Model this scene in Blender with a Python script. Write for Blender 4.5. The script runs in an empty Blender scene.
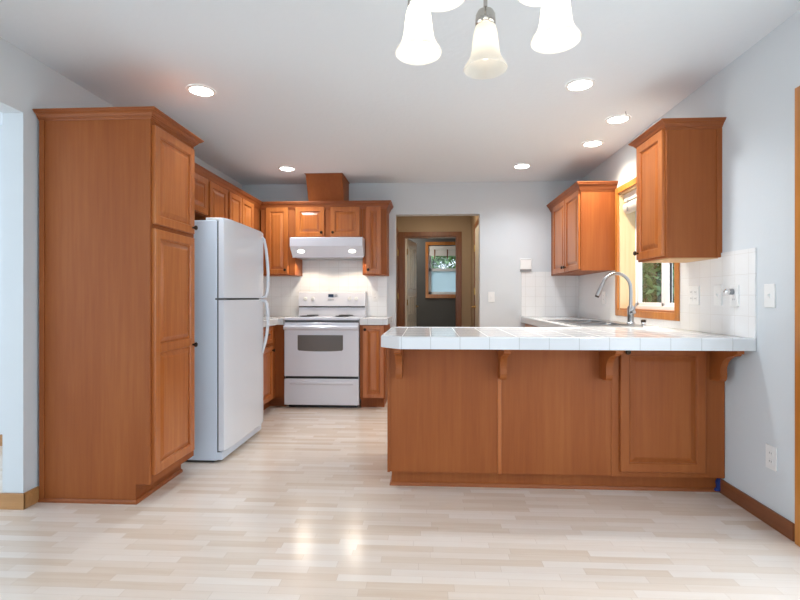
import bpy, bmesh, math, random
from mathutils import Vector, Matrix
from math import pi, sin, cos, radians
C = bpy.context.scene.collection
SC = bpy.context.scene
random.seed(7)

# ------------------------------------------------------------------ camera
TH = radians(2.9); H = 1.117; FPX = 470.0
cd = bpy.data.cameras.new('camera'); cam = bpy.data.objects.new('camera', cd); C.objects.link(cam)
cam.location = (0, 0, H); cam.rotation_euler = (pi/2, 0, TH)
cd.sensor_fit = 'HORIZONTAL'; cd.sensor_width = 36; cd.lens = 36*FPX/800
cd.shift_x = -4/800; cd.shift_y = -2/800; cd.clip_start = .02; cd.clip_end = 200
SC.camera = cam
# ------------------------------------------------------------------ light + exposure
SC.view_settings.view_transform = 'Standard'; SC.view_settings.look = 'None'
SC.view_settings.gamma = 1; SC.view_settings.use_curve_mapping = False
SC.view_settings.exposure = 0.38
w = bpy.data.worlds.new('sky'); SC.world = w; w.use_nodes = True
w.node_tree.nodes['Background'].inputs[0].default_value = (.74, .87, 1, 1)
w.node_tree.nodes['Background'].inputs[1].default_value = 2.0

def lamp(name, kind, loc, energy, color=(1,1,1), rot=(0,0,0), size=None, size_y=None, **kw):
    l = bpy.data.lights.new(name, kind); l.energy = energy; l.color = color
    if kind == 'AREA':
        l.size = size
        if size_y: l.shape = 'RECTANGLE'; l.size_y = size_y
        else: l.shape = 'DISK'
    for k, v in kw.items(): setattr(l, k, v)
    o = bpy.data.objects.new(name, l); C.objects.link(o); o.location = loc; o.rotation_euler = rot
    return o
# daylight through the wide window behind the camera, the patio door, and the opening to the next room
lamp('window_daylight', 'AREA', (-.2, -2.35, 1.35), 92, (.80, .90, 1), (radians(98), 0, pi), 3.2, 2.0)
lamp('patio_daylight', 'AREA', (1.60, 1.2, 1.1), 12, (.80, .90, 1), (0, pi/2, 0), 1.9, 1.5)
lamp('next_room_daylight', 'AREA', (-4.6, 1.2, 1.3), 12, (.88, .95, 1), (0, -pi/2, 0), 2, 2.4)

# ------------------------------------------------------------------ materials
def mat(name, color=(.8,.8,.8), rough=.5, metal=0, spec=None, coat=0, emit=None, estr=0, trans=0):
    m = bpy.data.materials.new(name); m.use_nodes = True
    b = m.node_tree.nodes['Principled BSDF']
    b.inputs['Base Color'].default_value = (*color, 1); b.inputs['Roughness'].default_value = rough
    b.inputs['Metallic'].default_value = metal
    if spec is not None: b.inputs['Specular IOR Level'].default_value = spec
    if coat: b.inputs['Coat Weight'].default_value = coat; b.inputs['Coat Roughness'].default_value = .12
    if emit: b.inputs['Emission Color'].default_value = (*emit, 1); b.inputs['Emission Strength'].default_value = estr
    if trans: b.inputs['Transmission Weight'].default_value = trans
    return m
def N(m, t, **kw):
    n = m.node_tree.nodes.new(t)
    for k, v in kw.items():
        if k in n.inputs.keys(): n.inputs[k].default_value = v
        else: setattr(n, k, v)
    return n
def L(m, a, b): m.node_tree.links.new(a, b)
def srgb(r, g, b):
    f = lambda c: (c/255/12.92) if c/255 <= .04045 else ((c/255+.055)/1.055)**2.4
    return (f(r), f(g), f(b))
def pos(m, scale=(1,1,1), world=True):
    g = N(m, 'ShaderNodeNewGeometry') if world else N(m, 'ShaderNodeTexCoord')
    mp = N(m, 'ShaderNodeMapping'); mp.inputs['Scale'].default_value = scale
    L(m, g.outputs['Position' if world else 'Object'], mp.inputs['Vector']); return mp.outputs[0]
def ramp(m, fac, stops):
    r = N(m, 'ShaderNodeValToRGB'); e = r.color_ramp.elements
    while len(e) < len(stops): e.new(.5)
    for i, (p, c) in enumerate(stops): e[i].position = p; e[i].color = (*c, 1)
    L(m, fac, r.inputs[0]); return r.outputs[0]
def bump(m, h, strength, dist=.002):
    b = N(m, 'ShaderNodeBump'); b.inputs['Strength'].default_value = strength; b.inputs['Distance'].default_value = dist
    L(m, h, b.inputs['Height']); L(m, b.outputs[0], m.node_tree.nodes['Principled BSDF'].inputs['Normal'])
def wall_paint(name, col, rough=.75, tex=.25, sc=60):
    m = mat(name, col, rough); n = N(m, 'ShaderNodeTexNoise'); n.inputs['Scale'].default_value = sc; n.inputs['Detail'].default_value = 3
    L(m, pos(m), n.inputs['Vector']); bump(m, n.outputs[0], tex, .003); return m
def wood(name, c1, c2, c3, rough=.35, axis='z', coat=.15):
    m = mat(name, c1, rough, coat=coat); b = m.node_tree.nodes['Principled BSDF']
    s = {'z': (26, 26, 1.3), 'x': (1.3, 26, 26), 'y': (26, 1.3, 26)}[axis]
    n = N(m, 'ShaderNodeTexNoise'); n.inputs['Scale'].default_value = 1.6; n.inputs['Detail'].default_value = 5; n.inputs['Roughness'].default_value = .6
    L(m, pos(m, s), n.inputs['Vector'])
    n2 = N(m, 'ShaderNodeTexNoise'); n2.inputs['Scale'].default_value = 1.0; n2.inputs['Detail'].default_value = 2
    s2 = tuple(v*.18 if v > 2 else v*.8 for v in s); L(m, pos(m, s2), n2.inputs['Vector'])
    mx = N(m, 'ShaderNodeMath', operation='ADD'); L(m, n.outputs[0], mx.inputs[0]); L(m, n2.outputs[0], mx.inputs[1])
    hf = N(m, 'ShaderNodeMath', operation='MULTIPLY'); L(m, mx.outputs[0], hf.inputs[0]); hf.inputs[1].default_value = .5
    L(m, ramp(m, hf.outputs[0], [(.34, c1), (.5, c2), (.66, c3)]), b.inputs['Base Color']); return m
def tile(name, plane, size, grout, col, gcol, rough=.12, org=(0,0)):
    m = mat(name, col, rough); b = m.node_tree.nodes['Principled BSDF']
    g = N(m, 'ShaderNodeNewGeometry'); s = N(m, 'ShaderNodeSeparateXYZ'); L(m, g.outputs['Position'], s.inputs[0])
    vals = []
    for k, ax in enumerate(plane):
        a = N(m, 'ShaderNodeMath', operation='SUBTRACT'); L(m, s.outputs[ax.upper()], a.inputs[0]); a.inputs[1].default_value = org[k]
        d = N(m, 'ShaderNodeMath', operation='DIVIDE'); L(m, a.outputs[0], d.inputs[0]); d.inputs[1].default_value = size
        f = N(m, 'ShaderNodeMath', operation='FRACT'); L(m, d.outputs[0], f.inputs[0])
        h = N(m, 'ShaderNodeMath', operation='SUBTRACT'); L(m, f.outputs[0], h.inputs[0]); h.inputs[1].default_value = .5
        ab = N(m, 'ShaderNodeMath', operation='ABSOLUTE'); L(m, h.outputs[0], ab.inputs[0]); vals.append(ab.outputs[0])
    if len(vals) == 2:
        mx = N(m, 'ShaderNodeMath', operation='MAXIMUM'); L(m, vals[0], mx.inputs[0]); L(m, vals[1], mx.inputs[1]); v = mx.outputs[0]
    else: v = vals[0]
    e = .5 - grout/size/2
    r = N(m, 'ShaderNodeMapRange'); r.inputs['From Min'].default_value = e-.006; r.inputs['From Max'].default_value = e+.004
    L(m, v, r.inputs['Value'])
    mc = N(m, 'ShaderNodeMix', data_type='RGBA'); mc.inputs[6].default_value = (*col, 1); mc.inputs[7].default_value = (*gcol, 1)
    L(m, r.outputs[0], mc.inputs[0]); L(m, mc.outputs[2], b.inputs['Base Color'])
    rr = N(m, 'ShaderNodeMapRange'); rr.inputs['To Min'].default_value = rough; rr.inputs['To Max'].default_value = .8
    L(m, r.outputs[0], rr.inputs['Value']); L(m, rr.outputs[0], b.inputs['Roughness'])
    iv = N(m, 'ShaderNodeMath', operation='SUBTRACT'); iv.inputs[0].default_value = 1; L(m, r.outputs[0], iv.inputs[1])
    bump(m, iv.outputs[0], .5, .0012); return m

M = {}
M['wall'] = wall_paint('wall_paint', srgb(212, 217, 220), tex=.12)
M['ceil'] = wall_paint('ceiling_texture', srgb(232, 238, 243), tex=.5, sc=28)
M['hallwall'] = wall_paint('hall_paint', srgb(172, 150, 122))
M['grey'] = wall_paint('grey_paint', srgb(90, 90, 88))
M['panel'] = wood('cherry_panel', srgb(140, 73, 31), srgb(149, 81, 36), srgb(158, 90, 43), coat=.0, rough=.5); M['panel'].node_tree.nodes['Principled BSDF'].inputs['Specular IOR Level'].default_value = .3
M['panelx'] = wood('cherry_rail', srgb(138, 72, 30), srgb(147, 79, 34), srgb(156, 88, 40), axis='x', coat=0, rough=.45)
M['panely'] = wood('cherry_rail_y', srgb(138, 72, 30), srgb(147, 79, 34), srgb(156, 88, 40), axis='y', coat=0, rough=.45)
M['door'] = wood('maple_door', srgb(162, 86, 34), srgb(177, 101, 46), srgb(192, 119, 61), rough=.32)
M['fir'] = wood('fir_trim', srgb(172, 102, 40), srgb(190, 120, 52), srgb(206, 140, 70))
M['firy'] = wood('fir_trim_y', srgb(150, 88, 38), srgb(168, 104, 48), srgb(186, 120, 60), axis='y')
M['base'] = wood('baseboard_wood', srgb(118, 66, 34), srgb(132, 76, 42), srgb(146, 88, 50), axis='y')
M['oak'] = wood('oak_base', srgb(160, 112, 66), srgb(176, 128, 78), srgb(190, 142, 92), axis='x')
M['hallwood'] = wood('hall_casing', srgb(112, 66, 30), srgb(126, 76, 36), srgb(140, 88, 44))
M['palewood'] = wood('pale_jamb', srgb(214, 186, 140), srgb(224, 198, 154), srgb(232, 208, 166), rough=.5)
M['dark'] = mat('dark_gap', (.015, .012, .01), .7)
M['under'] = mat('cabinet_interior', srgb(196, 158, 112), .5)
M['fridge'] = mat('appliance_white', srgb(226, 231, 238), .22)
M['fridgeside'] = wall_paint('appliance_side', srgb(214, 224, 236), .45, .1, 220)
M['range'] = mat('range_enamel', srgb(224, 226, 234), .22)
M['gasket'] = mat('grey_gasket', srgb(96, 98, 100), .6)
M['plastic'] = mat('white_plastic', srgb(236, 236, 234), .4)
M['greyplastic'] = mat('grey_plastic', srgb(140, 142, 144), .45)
M['trimwhite'] = mat('can_trim', srgb(240, 240, 238), .5)
M['vinyl'] = mat('white_vinyl', srgb(240, 242, 244), .35)
M['steel'] = mat('brushed_steel', srgb(170, 172, 174), .28, 1)
M['nickel'] = mat('satin_nickel', srgb(190, 184, 176), .22, 1)
M['chrome'] = mat('chrome', srgb(220, 220, 222), .1, 1)
M['bronze'] = mat('dark_bronze', srgb(56, 44, 36), .35, .8)
M['brass'] = mat('brass', srgb(190, 156, 96), .28, 1)
M['black'] = mat('black', (.012, .012, .013), .3)
M['lens'] = mat('lamp_lens', (1, 1, 1), .5, emit=(1, .97, .92), estr=14)
M['hoodlens'] = mat('hood_lens', (1, 1, 1), .5, emit=(1, .92, .8), estr=3.5)
M['ledblue'] = mat('clock_display', (.01, .015, .03), .15, emit=(.1, .25, .5), estr=.08)
M['ovenglass'] = mat('oven_glass', srgb(104, 98, 94), .09, coat=.6)
M['blind'] = mat('blind_fabric', srgb(228, 226, 220), .8)
M['leaf'] = mat('leaf', srgb(78, 128, 58), .45)
M['leaf2'] = mat('leaf_pale', srgb(140, 180, 120), .4)
M['bark'] = mat('bark', srgb(86, 68, 52), .9)
M['ground'] = mat('lawn', srgb(96, 110, 74), .9)
M['fence'] = wood('pale_fence', srgb(176, 190, 196), srgb(186, 198, 204), srgb(196, 208, 212), rough=.8, coat=0)
M['tape'] = mat('blue_tape', srgb(38, 62, 130), .6)
M['whitedoor'] = mat('white_door', srgb(232, 226, 212), .25)
def glassmat(name, tint=(1,1,1), alpha_t=.92, rough=0):
    m = bpy.data.materials.new(name); m.use_nodes = True; nt = m.node_tree; nt.nodes.clear()
    o = nt.nodes.new('ShaderNodeOutputMaterial'); mx = nt.nodes.new('ShaderNodeMixShader')
    t = nt.nodes.new('ShaderNodeBsdfTransparent'); t.inputs[0].default_value = (*tint, 1)
    g = nt.nodes.new('ShaderNodeBsdfGlossy'); g.inputs['Roughness'].default_value = .02
    mx.inputs[0].default_value = 1-alpha_t
    nt.links.new(t.outputs[0], mx.inputs[1]); nt.links.new(g.outputs[0], mx.inputs[2]); nt.links.new(mx.outputs[0], o.inputs[0]); return m
M['glass'] = glassmat('window_glass')
M['frost'] = mat('frosted_pane', srgb(190, 214, 222), .5, trans=0)
def frosted():
    m = bpy.data.materials.new('frosted_glass'); m.use_nodes = True; nt = m.node_tree; nt.nodes.clear()
    o = nt.nodes.new('ShaderNodeOutputMaterial'); mx = nt.nodes.new('ShaderNodeMixShader'); mx.inputs[0].default_value = .35
    t = nt.nodes.new('ShaderNodeBsdfTranslucent'); t.inputs[0].default_value = (.82, .92, .96, 1)
    g = nt.nodes.new('ShaderNodeBsdfDiffuse'); g.inputs[0].default_value = (.7, .8, .84, 1)
    nt.links.new(t.outputs[0], mx.inputs[1]); nt.links.new(g.outputs[0], mx.inputs[2]); nt.links.new(mx.outputs[0], o.inputs[0]); return m
M['frost'] = frosted()
def shade_mat():
    m = bpy.data.materials.new('alabaster_glass'); m.use_nodes = True; nt = m.node_tree; nt.nodes.clear()
    o = nt.nodes.new('ShaderNodeOutputMaterial'); mx = nt.nodes.new('ShaderNodeMixShader'); mx.inputs[0].default_value = .35
    t = nt.nodes.new('ShaderNodeBsdfTranslucent'); t.inputs[0].default_value = (.97, .94, .88, 1)
    g = nt.nodes.new('ShaderNodeBsdfPrincipled'); g.inputs['Base Color'].default_value = (.9, .88, .84, 1); g.inputs['Roughness'].default_value = .25
    nt.links.new(t.outputs[0], mx.inputs[1]); nt.links.new(g.outputs[0], mx.inputs[2]); nt.links.new(mx.outputs[0], o.inputs[0]); return m
M['shade'] = shade_mat()
TW = srgb(238, 238, 237); GR = srgb(214, 212, 208)
M['tile_xz'] = tile('wall_tile_xz', 'xz', .111, .0025, TW, GR, org=(-.463, .9095))
M['tile_yz'] = tile('wall_tile_yz', 'yz', .111, .0025, TW, GR, org=(5.32, .9095))
M['tile_top'] = tile('counter_tile', 'xy', .155, .003, srgb(238, 238, 238), srgb(222, 221, 219), rough=.07, org=(-.14, 2.52))
M['tile_ex'] = tile('counter_edge_x', 'x', .155, .0025, srgb(218, 219, 220), srgb(176, 176, 174), org=(-.14,))
M['tile_ey'] = tile('counter_edge_y', 'y', .155, .0025, srgb(218, 219, 220), srgb(176, 176, 174), org=(2.52,))
M['tile_e'] = mat('counter_corner', srgb(218, 219, 220), .12)

def floor_mat():
    m = mat('maple_laminate', (.8,.7,.6), .2); b = m.node_tree.nodes['Principled BSDF']
    g = N(m, 'ShaderNodeNewGeometry'); s = N(m, 'ShaderNodeSeparateXYZ'); L(m, g.outputs['Position'], s.inputs[0])
    def mth(op, a, b_=None):
        n = N(m, 'ShaderNodeMath', operation=op)
        for i, v in enumerate((a, b_)):
            if v is None: continue
            if isinstance(v, (int, float)): n.inputs[i].default_value = v
            else: L(m, v, n.inputs[i])
        return n.outputs[0]
    W = .046
    row = mth('FLOOR', mth('DIVIDE', s.outputs['Y'], W))
    wn = N(m, 'ShaderNodeTexWhiteNoise', noise_dimensions='1D'); L(m, row, wn.inputs['W'])
    x2 = mth('ADD', mth('DIVIDE', s.outputs['X'], .34), mth('MULTIPLY', wn.outputs['Value'], 7.3))
    col = mth('FLOOR', x2)
    cb = N(m, 'ShaderNodeCombineXYZ'); L(m, col, cb.inputs[0]); L(m, row, cb.inputs[1])
    w2 = N(m, 'ShaderNodeTexWhiteNoise', noise_dimensions='2D'); L(m, cb.outputs[0], w2.inputs['Vector'])
    n = N(m, 'ShaderNodeTexNoise'); n.inputs['Scale'].default_value = 2; n.inputs['Detail'].default_value = 5
    L(m, pos(m, (1.6, 22, 1)), n.inputs['Vector'])
    n3 = N(m, 'ShaderNodeTexNoise'); n3.inputs['Scale'].default_value = 1.1; L(m, pos(m, (1, 1, 1)), n3.inputs['Vector'])
    v = mth('ADD', mth('MULTIPLY', w2.outputs['Value'], .56), mth('MULTIPLY', n.outputs[0], .44))
    c = ramp(m, v, [(.1, srgb(210, 188, 167)), (.35, srgb(219, 202, 185)), (.6, srgb(225, 211, 198)), (.9, srgb(230, 220, 210))])
    # seams
    fy = mth('ABSOLUTE', mth('SUBTRACT', mth('FRACT', mth('DIVIDE', s.outputs['Y'], W)), .5))
    fx = mth('ABSOLUTE', mth('SUBTRACT', mth('FRACT', x2), .5))
    e = mth('MAXIMUM', mth('GREATER_THAN', fy, .488), mth('GREATER_THAN', fx, .4975))
    mc = N(m, 'ShaderNodeMix', data_type='RGBA'); L(m, mth('MULTIPLY', e, .35), mc.inputs[0]); L(m, c, mc.inputs[6]); mc.inputs[7].default_value = (*srgb(168, 140, 116), 1)
    L(m, mc.outputs[2], b.inputs['Base Color'])
    L(m, mth('ADD', mth('MULTIPLY', n.outputs[0], .12), .14), b.inputs['Roughness'])
    return m
M['floor'] = floor_mat()

# ------------------------------------------------------------------ geometry helpers
class MB:
    def __init__(s): s.bm = bmesh.new(); s.smooth = False
    def box(s, x0, x1, y0, y1, z0, z1, bev=0, seg=2):
        x0, x1 = sorted((x0, x1)); y0, y1 = sorted((y0, y1)); z0, z1 = sorted((z0, z1))
        r = bmesh.ops.create_cube(s.bm, size=1)
        for v in r['verts']: v.co = Vector(((x0+x1)/2+v.co.x*(x1-x0), (y0+y1)/2+v.co.y*(y1-y0), (z0+z1)/2+v.co.z*(z1-z0)))
        if bev:
            es = list({e for v in r['verts'] for e in v.link_edges})
            bmesh.ops.bevel(s.bm, geom=es, offset=min(bev, .45*min(x1-x0, y1-y0, z1-z0)), segments=seg, affect='EDGES', profile=.5)
        return s
    def loops(s, rings, caps=True, closed=True):
        R = [[s.bm.verts.new(p) for p in r] for r in rings]
        n = len(R[0])
        for a, b in zip(R, R[1:]):
            for i in range(n if closed else n-1):
                try: s.bm.faces.new((a[i], a[(i+1) % n], b[(i+1) % n], b[i]))
                except ValueError: pass
        if caps:
            s.bm.faces.new(R[0][::-1]); s.bm.faces.new(R[-1])
        return s
    def prism(s, pts, axis, a, b):
        # pts 2-D polygon extruded along axis between a and b
        def P(p, t): return {'x': (t, p[0], p[1]), 'y': (p[0], t, p[1]), 'z': (p[0], p[1], t)}[axis]
        return s.loops([[P(p, a) for p in pts], [P(p, b) for p in pts]])
    def tube(s, pts, r, n=12, caps=True):
        pts = [Vector(p) for p in pts]; rs = r if isinstance(r, (list, tuple)) else [r]*len(pts)
        rings = []; up = None
        for i, p in enumerate(pts):
            t = (pts[min(i+1, len(pts)-1)]-pts[max(i-1, 0)]).normalized()
            if up is None: up = Vector((0,0,1)) if abs(t.z) < .9 else Vector((1,0,0))
            a = (up-t*up.dot(t)).normalized(); b = t.cross(a); up = a
            rings.append([tuple(p+(a*cos(2*pi*k/n)+b*sin(2*pi*k/n))*rs[i]) for k in range(n)])
        s.smooth = True
        return s.loops(rings, caps)
    def lathe(s, prof, c, n=24, axis='z', caps=True, flip=1):
        rings = []
        for r, h in prof:
            ring = []
            for k in range(n):
                a = 2*pi*k/n; u, v = r*cos(a), r*sin(a)
                ring.append({'z': (c[0]+u, c[1]+v, c[2]+h*flip), 'y': (c[0]+u, c[1]+h*flip, c[2]+v), 'x': (c[0]+h*flip, c[1]+u, c[2]+v)}[axis])
            rings.append(ring)
        s.smooth = True
        return s.loops(rings, caps)
    def sweep(s, path, prof, side=1):
        # mitred moulding: path in plan, profile (out, z); outward is to the right of travel * side
        P = [Vector(p) for p in path]; rings = []
        for i, p in enumerate(P):
            ns = []
            for a, b in ((i-1, i), (i, i+1)):
                if 0 <= a and b < len(P):
                    d = (P[b]-P[a]).normalized(); ns.append(Vector((d.y, -d.x))*side)
            n = ns[0] if len(ns) == 1 else (ns[0]+ns[1])/(1+ns[0].dot(ns[1]))
            rings.append([(p.x+n.x*o, p.y+n.y*o, z) for o, z in prof])
        return s.loops(rings)
    def obj(s, name, m, parent=None, kind=None):
        bmesh.ops.recalc_face_normals(s.bm, faces=s.bm.faces)
        if parent is not None:
            o0 = Vector(parent['_o']); 
            for v in s.bm.verts: v.co -= o0
        me = bpy.data.meshes.new(name); s.bm.to_mesh(me); s.bm.free()
        o = bpy.data.objects.new(name, me); C.objects.link(o); me.materials.append(M[m] if isinstance(m, str) else m)
        if s.smooth:
            for p in me.polygons: p.use_smooth = True
            try: me.set_sharp_from_angle(angle=radians(38))
            except Exception: pass
        if parent is not None:
            o.parent = parent; o['_o'] = parent['_o']
        else: o['_o'] = (0., 0., 0.)
        if kind: o['kind'] = kind
        return o
def box(*a, **k): return MB().box(*a, **k)
def thing(name, label, cat, loc, group=None):
    o = bpy.data.objects.new(name, None); C.objects.link(o); o.location = loc; o['_o'] = tuple(map(float, loc))
    o['label'] = label; o['category'] = cat
    if group: o['group'] = group
    o.empty_display_size = .1
    return o
def tag(o, label, cat, group=None):
    o['label'] = label; o['category'] = cat
    if group: o['group'] = group
    return o
def struct(name, mb, m): return mb.obj(name, m, None, 'structure')

# door / drawer front.  face: '+x','-x','-y'  ; u0,u1 along the wall, z0,z1, w = face-plane coordinate of the FRONT
def to3(face, u, z, w):      # w measured outward from cabinet
    return {'-y': lambda: (u, -w, z), '+x': lambda: (w, u, z), '-x': lambda: (-w, u, z), '+y': lambda: (u, w, z)}[face]()
def front_panel(parent, face, u0, u1, z0, z1, wf, name='door', knob=None, fw=.052, th=.02, mat_='door', pull=False, split=None):
    def ring(i, w, a=u0, b=u1, c=z0, d=z1): return [to3(face, a+i, c+i, w), to3(face, b-i, c+i, w), to3(face, b-i, d-i, w), to3(face, a+i, d-i, w)]
    fw = min(fw, (u1-u0)*.3, (z1-z0)*.3)
    fr = MB()
    if split is None:
        fr.loops([ring(0, wf-th), ring(0, wf-.003), ring(.003, wf), ring(fw-.006, wf), ring(fw, wf-.007), ring(fw, wf-th)], caps=False)
        fields = [(z0, z1)]
    else:
        fields = [(z0, split+fw*.5), (split-fw*.5, z1)]
        fr.loops([ring(0, wf-th), ring(0, wf-.003), ring(.003, wf), ring(fw-.006, wf), ring(fw, wf-.007), ring(fw, wf-th)], caps=False)
        p0 = to3(face, u0+fw-.004, split-fw*.5, wf-th); p1 = to3(face, u1-fw+.004, split+fw*.5, wf-.0005)
        fr.box(p0[0], p1[0], p0[1], p1[1], p0[2], p1[2], .004)
    d = fr.obj(name, mat_, parent)
    for c, e in fields:
        pn = MB(); f2 = fw-.001
        pn.loops([ring(f2, wf-th+.002, c=c, d=e), ring(f2, wf-.012, c=c, d=e), ring(f2+.008, wf-.012, c=c, d=e), ring(f2+.012, wf-.0105, c=c, d=e), ring(f2+.03, wf-.003, c=c, d=e), ring(f2+.034, wf-.002, c=c, d=e)])
        pn.obj('raised_panel', mat_, d)
    if knob:
        u, z = knob
        o = to3(face, u, z, wf); ax = 'y' if face in '-y+y' else 'x'; fl = {'-y': -1, '+x': 1, '-x': -1, '+y': 1}[face]
        if pull:
            k = MB(); k.tube([to3(face, u-.045, z, wf-.001), to3(face, u-.045, z, wf+.024), to3(face, u-.03, z, wf+.03), to3(face, u+.03, z, wf+.03), to3(face, u+.045, z, wf+.024), to3(face, u+.045, z, wf-.001)], .0045, 8)
            k.obj('drawer_pull', 'bronze', d)
        else:
            MB().lathe([(.006, -.001), (.006, .012), (.014, .016), (.0155, .022), (.012, .027), (.004, .029)], o, 14, ax, flip=fl).obj('knob', 'bronze', d)
    return d

# ================================================================== STRUCTURE
WL, WR, YB, ZC = -2.14, 1.683, 5.33, 2.425
struct('floor', box(-5.2, 2.0, -2.5, 8.4, -.05, 0), 'floor')
struct('ceiling', box(-5.2, 2.0, -2.5, YB+.12, ZC, ZC+.06), 'ceil')
# left wall: solid beyond y=2.384, header above the opening
struct('wall_left', MB().box(WL-.115, WL, 2.384, YB, 0, ZC).box(WL-.115, WL, .2, 2.384, 2.10, ZC).box(WL-.115, WL, -2.5, .2, 0, ZC), 'wall')
struct('wall_stub', box(-5.2, WL-.115, 3.4, 3.52, 0, ZC), 'wall')
# back wall with the hall opening
OX0, OX1, OZ = -.366, .585, 2.065
struct('wall_back', MB().box(WL-.115, OX0, YB, YB+.12, 0, ZC).box(OX1, 2.0, YB, YB+.12, 0, ZC).box(OX0, OX1, YB, YB+.12, OZ, ZC), 'wall')
# right wall with the sink window and the patio door openings
RT = WR+.19
WY0, WY1, WZ0, WZ1 = 3.27, 4.225, 1.015, 2.035
PY0, PY1, PZ1 = .25, 2.165, 2.01
struct('wall_right', MB().box(WR, RT, WY1, YB, 0, ZC).box(WR, RT, WY0, WY1, 0, WZ0).box(WR, RT, WY0, WY1, WZ1, ZC)
       .box(WR, RT, PY1, WY0, 0, ZC).box(WR, RT, PY0, PY1, PZ1, ZC).box(WR, RT, -2.5, PY0, 0, ZC), 'wall')
struct('wall_rear', MB().box(-5.2, -1.8, -2.62, -2.5, 0, ZC).box(1.4, 2.0, -2.62, -2.5, 0, ZC).box(-1.8, 1.4, -2.62, -2.5, 2.2, ZC).box(-1.8, 1.4, -2.62, -2.5, 0, .45), 'wall')
struct('window_1', MB().box(-1.8, 1.4, -2.6, -2.54, .45, .51).box(-1.8, 1.4, -2.6, -2.54, 2.14, 2.2).box(-1.8, -1.74, -2.6, -2.54, .45, 2.2).box(1.34, 1.4, -2.6, -2.54, .45, 2.2).box(-.78, -.72, -2.6, -2.54, .45, 2.2).box(.32, .38, -2.6, -2.54, .45, 2.2), 'vinyl')
# hall
HX0, HX1, HY, HC = -.45, .64, 7.0, 2.44
D0, D1, DZ = -.36, .435, 2.035
struct('wall_hall_end', MB().box(-1.3, D0, HY, HY+.12, 0, HC).box(D1, 1.5, HY, HY+.12, 0, HC).box(D0, D1, HY, HY+.12, DZ, HC), 'hallwall')
struct('wall_hall_left', box(HX0-.1, HX0, YB+.12, HY, 0, HC), 'hallwall')
struct('wall_hall_right', box(HX1, HX1+.1, YB+.12, HY, 0, HC), 'hallwall')
struct('ceiling_hall', box(-1.3, 1.5, YB+.12, 8.4, HC, HC+.05), 'ceil')
# laundry room
BY = 8.2; BX0, BX1, BZ0, BZ1 = .012, .80, 1.18, 2.035
struct('wall_laundry_back', MB().box(-1.3, BX0, BY, BY+.15, 0, HC).box(BX1, 1.5, BY, BY+.15, 0, HC).box(BX0, BX1, BY, BY+.15, 0, BZ0).box(BX0, BX1, BY, BY+.15, BZ1, HC), 'grey')
struct('wall_laundry_left', box(-1.3, -1.2, HY+.12, BY, 0, HC), 'grey')
struct('wall_laundry_right', box(1.4, 1.5, HY+.12, BY, 0, HC), 'grey')

# baseboards
struct('baseboard_right', MB().box(WR-.013, WR, 2.24, 2.80, 0, .082, .003), 'base')
struct('baseboard_stub', MB().box(WL, WL+.013, 2.372, 2.475, 0, .085, .003).box(WL-.128, WL+.013, 2.371, 2.384, 0, .085, .003), 'oak')
struct('baseboard_next_room', box(-5.2, WL-.115, 3.387, 3.4, 0, .085, bev=.003), 'oak')
struct('baseboard_rear_left', box(WL, WL+.013, -2.5, .2, 0, .085, bev=.003), 'oak')
struct('baseboard_hall_end', box(D1+.07, HX1, HY-.012, HY, 0, .085), 'hallwood')

# ---- sink window: casing, jamb, vinyl frame, glass
def casing(name, y0, y1, z0, z1, wd, x, t=.018, bottom=True, m=('fir', 'firy')):
    mb = MB().box(x-t, x, y0-wd, y0, z0-(wd if bottom else 0), z1+wd, .003).box(x-t, x, y1, y1+wd, z0-(wd if bottom else 0), z1+wd, .003)
    mb.box(x-t, x, y0, y1, z1, z1+wd, .003)
    if bottom: mb.box(x-t, x, y0, y1, z0-wd, z0, .003)
    return struct(name, mb, m[0])
cs = casing('window_2', WY0, WY1, WZ0, WZ1, .052, WR)
MB().box(WR, RT-.06, WY1-.012, WY1, WZ0, WZ1).box(WR, RT-.06, WY0, WY0+.012, WZ0, WZ1).box(WR, RT-.06, WY0, WY1, WZ1-.012, WZ1).obj('window_jamb', 'palewood', cs)
MB().box(WR, RT-.06, WY0+.012, WY1-.012, WZ0, WZ0+.012).obj('window_stool', 'firy', cs)
vx0, vx1 = RT-.06, RT-.005
f = MB().box(vx0, vx1, WY1-.03, WY1, WZ0, WZ1, .003).box(vx0, vx1, WY0, WY0+.05, WZ0, WZ1, .003).box(vx0, vx1, WY0, WY1, WZ0, WZ0+.04, .003).box(vx0, vx1, WY0, WY1, WZ1-.04, WZ1, .003)
f.obj('window_frame', 'vinyl', cs)

def sash(y0, y1, x, nm='window_sash'):
    b = .03
    MB().box(x, x+.02, y0, y0+b, WZ0+.035, WZ1-.035, .003).box(x, x+.025, y1-b, y1, WZ0+.035, WZ1-.035, .003).box(x, x+.025, y0, y1, WZ0+.035, WZ0+.065, .003).box(x, x+.025, y0, y1, WZ1-.07, WZ1-.035, .003).obj(nm, 'vinyl', cs)
    box(x+.010, x+.014, y0+b, y1-b, WZ0+.065, WZ1-.07).obj('window_pane', 'glass', cs)
sash(3.74, WY1-.028, vx0+.010); sash(WY0+.045, 3.705, vx0+.024)
box(vx0+.018, vx0+.045, 3.675, 3.775, WZ0+.036, WZ1-.036, bev=.003).obj('meeting_stile', 'vinyl', cs)
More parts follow.
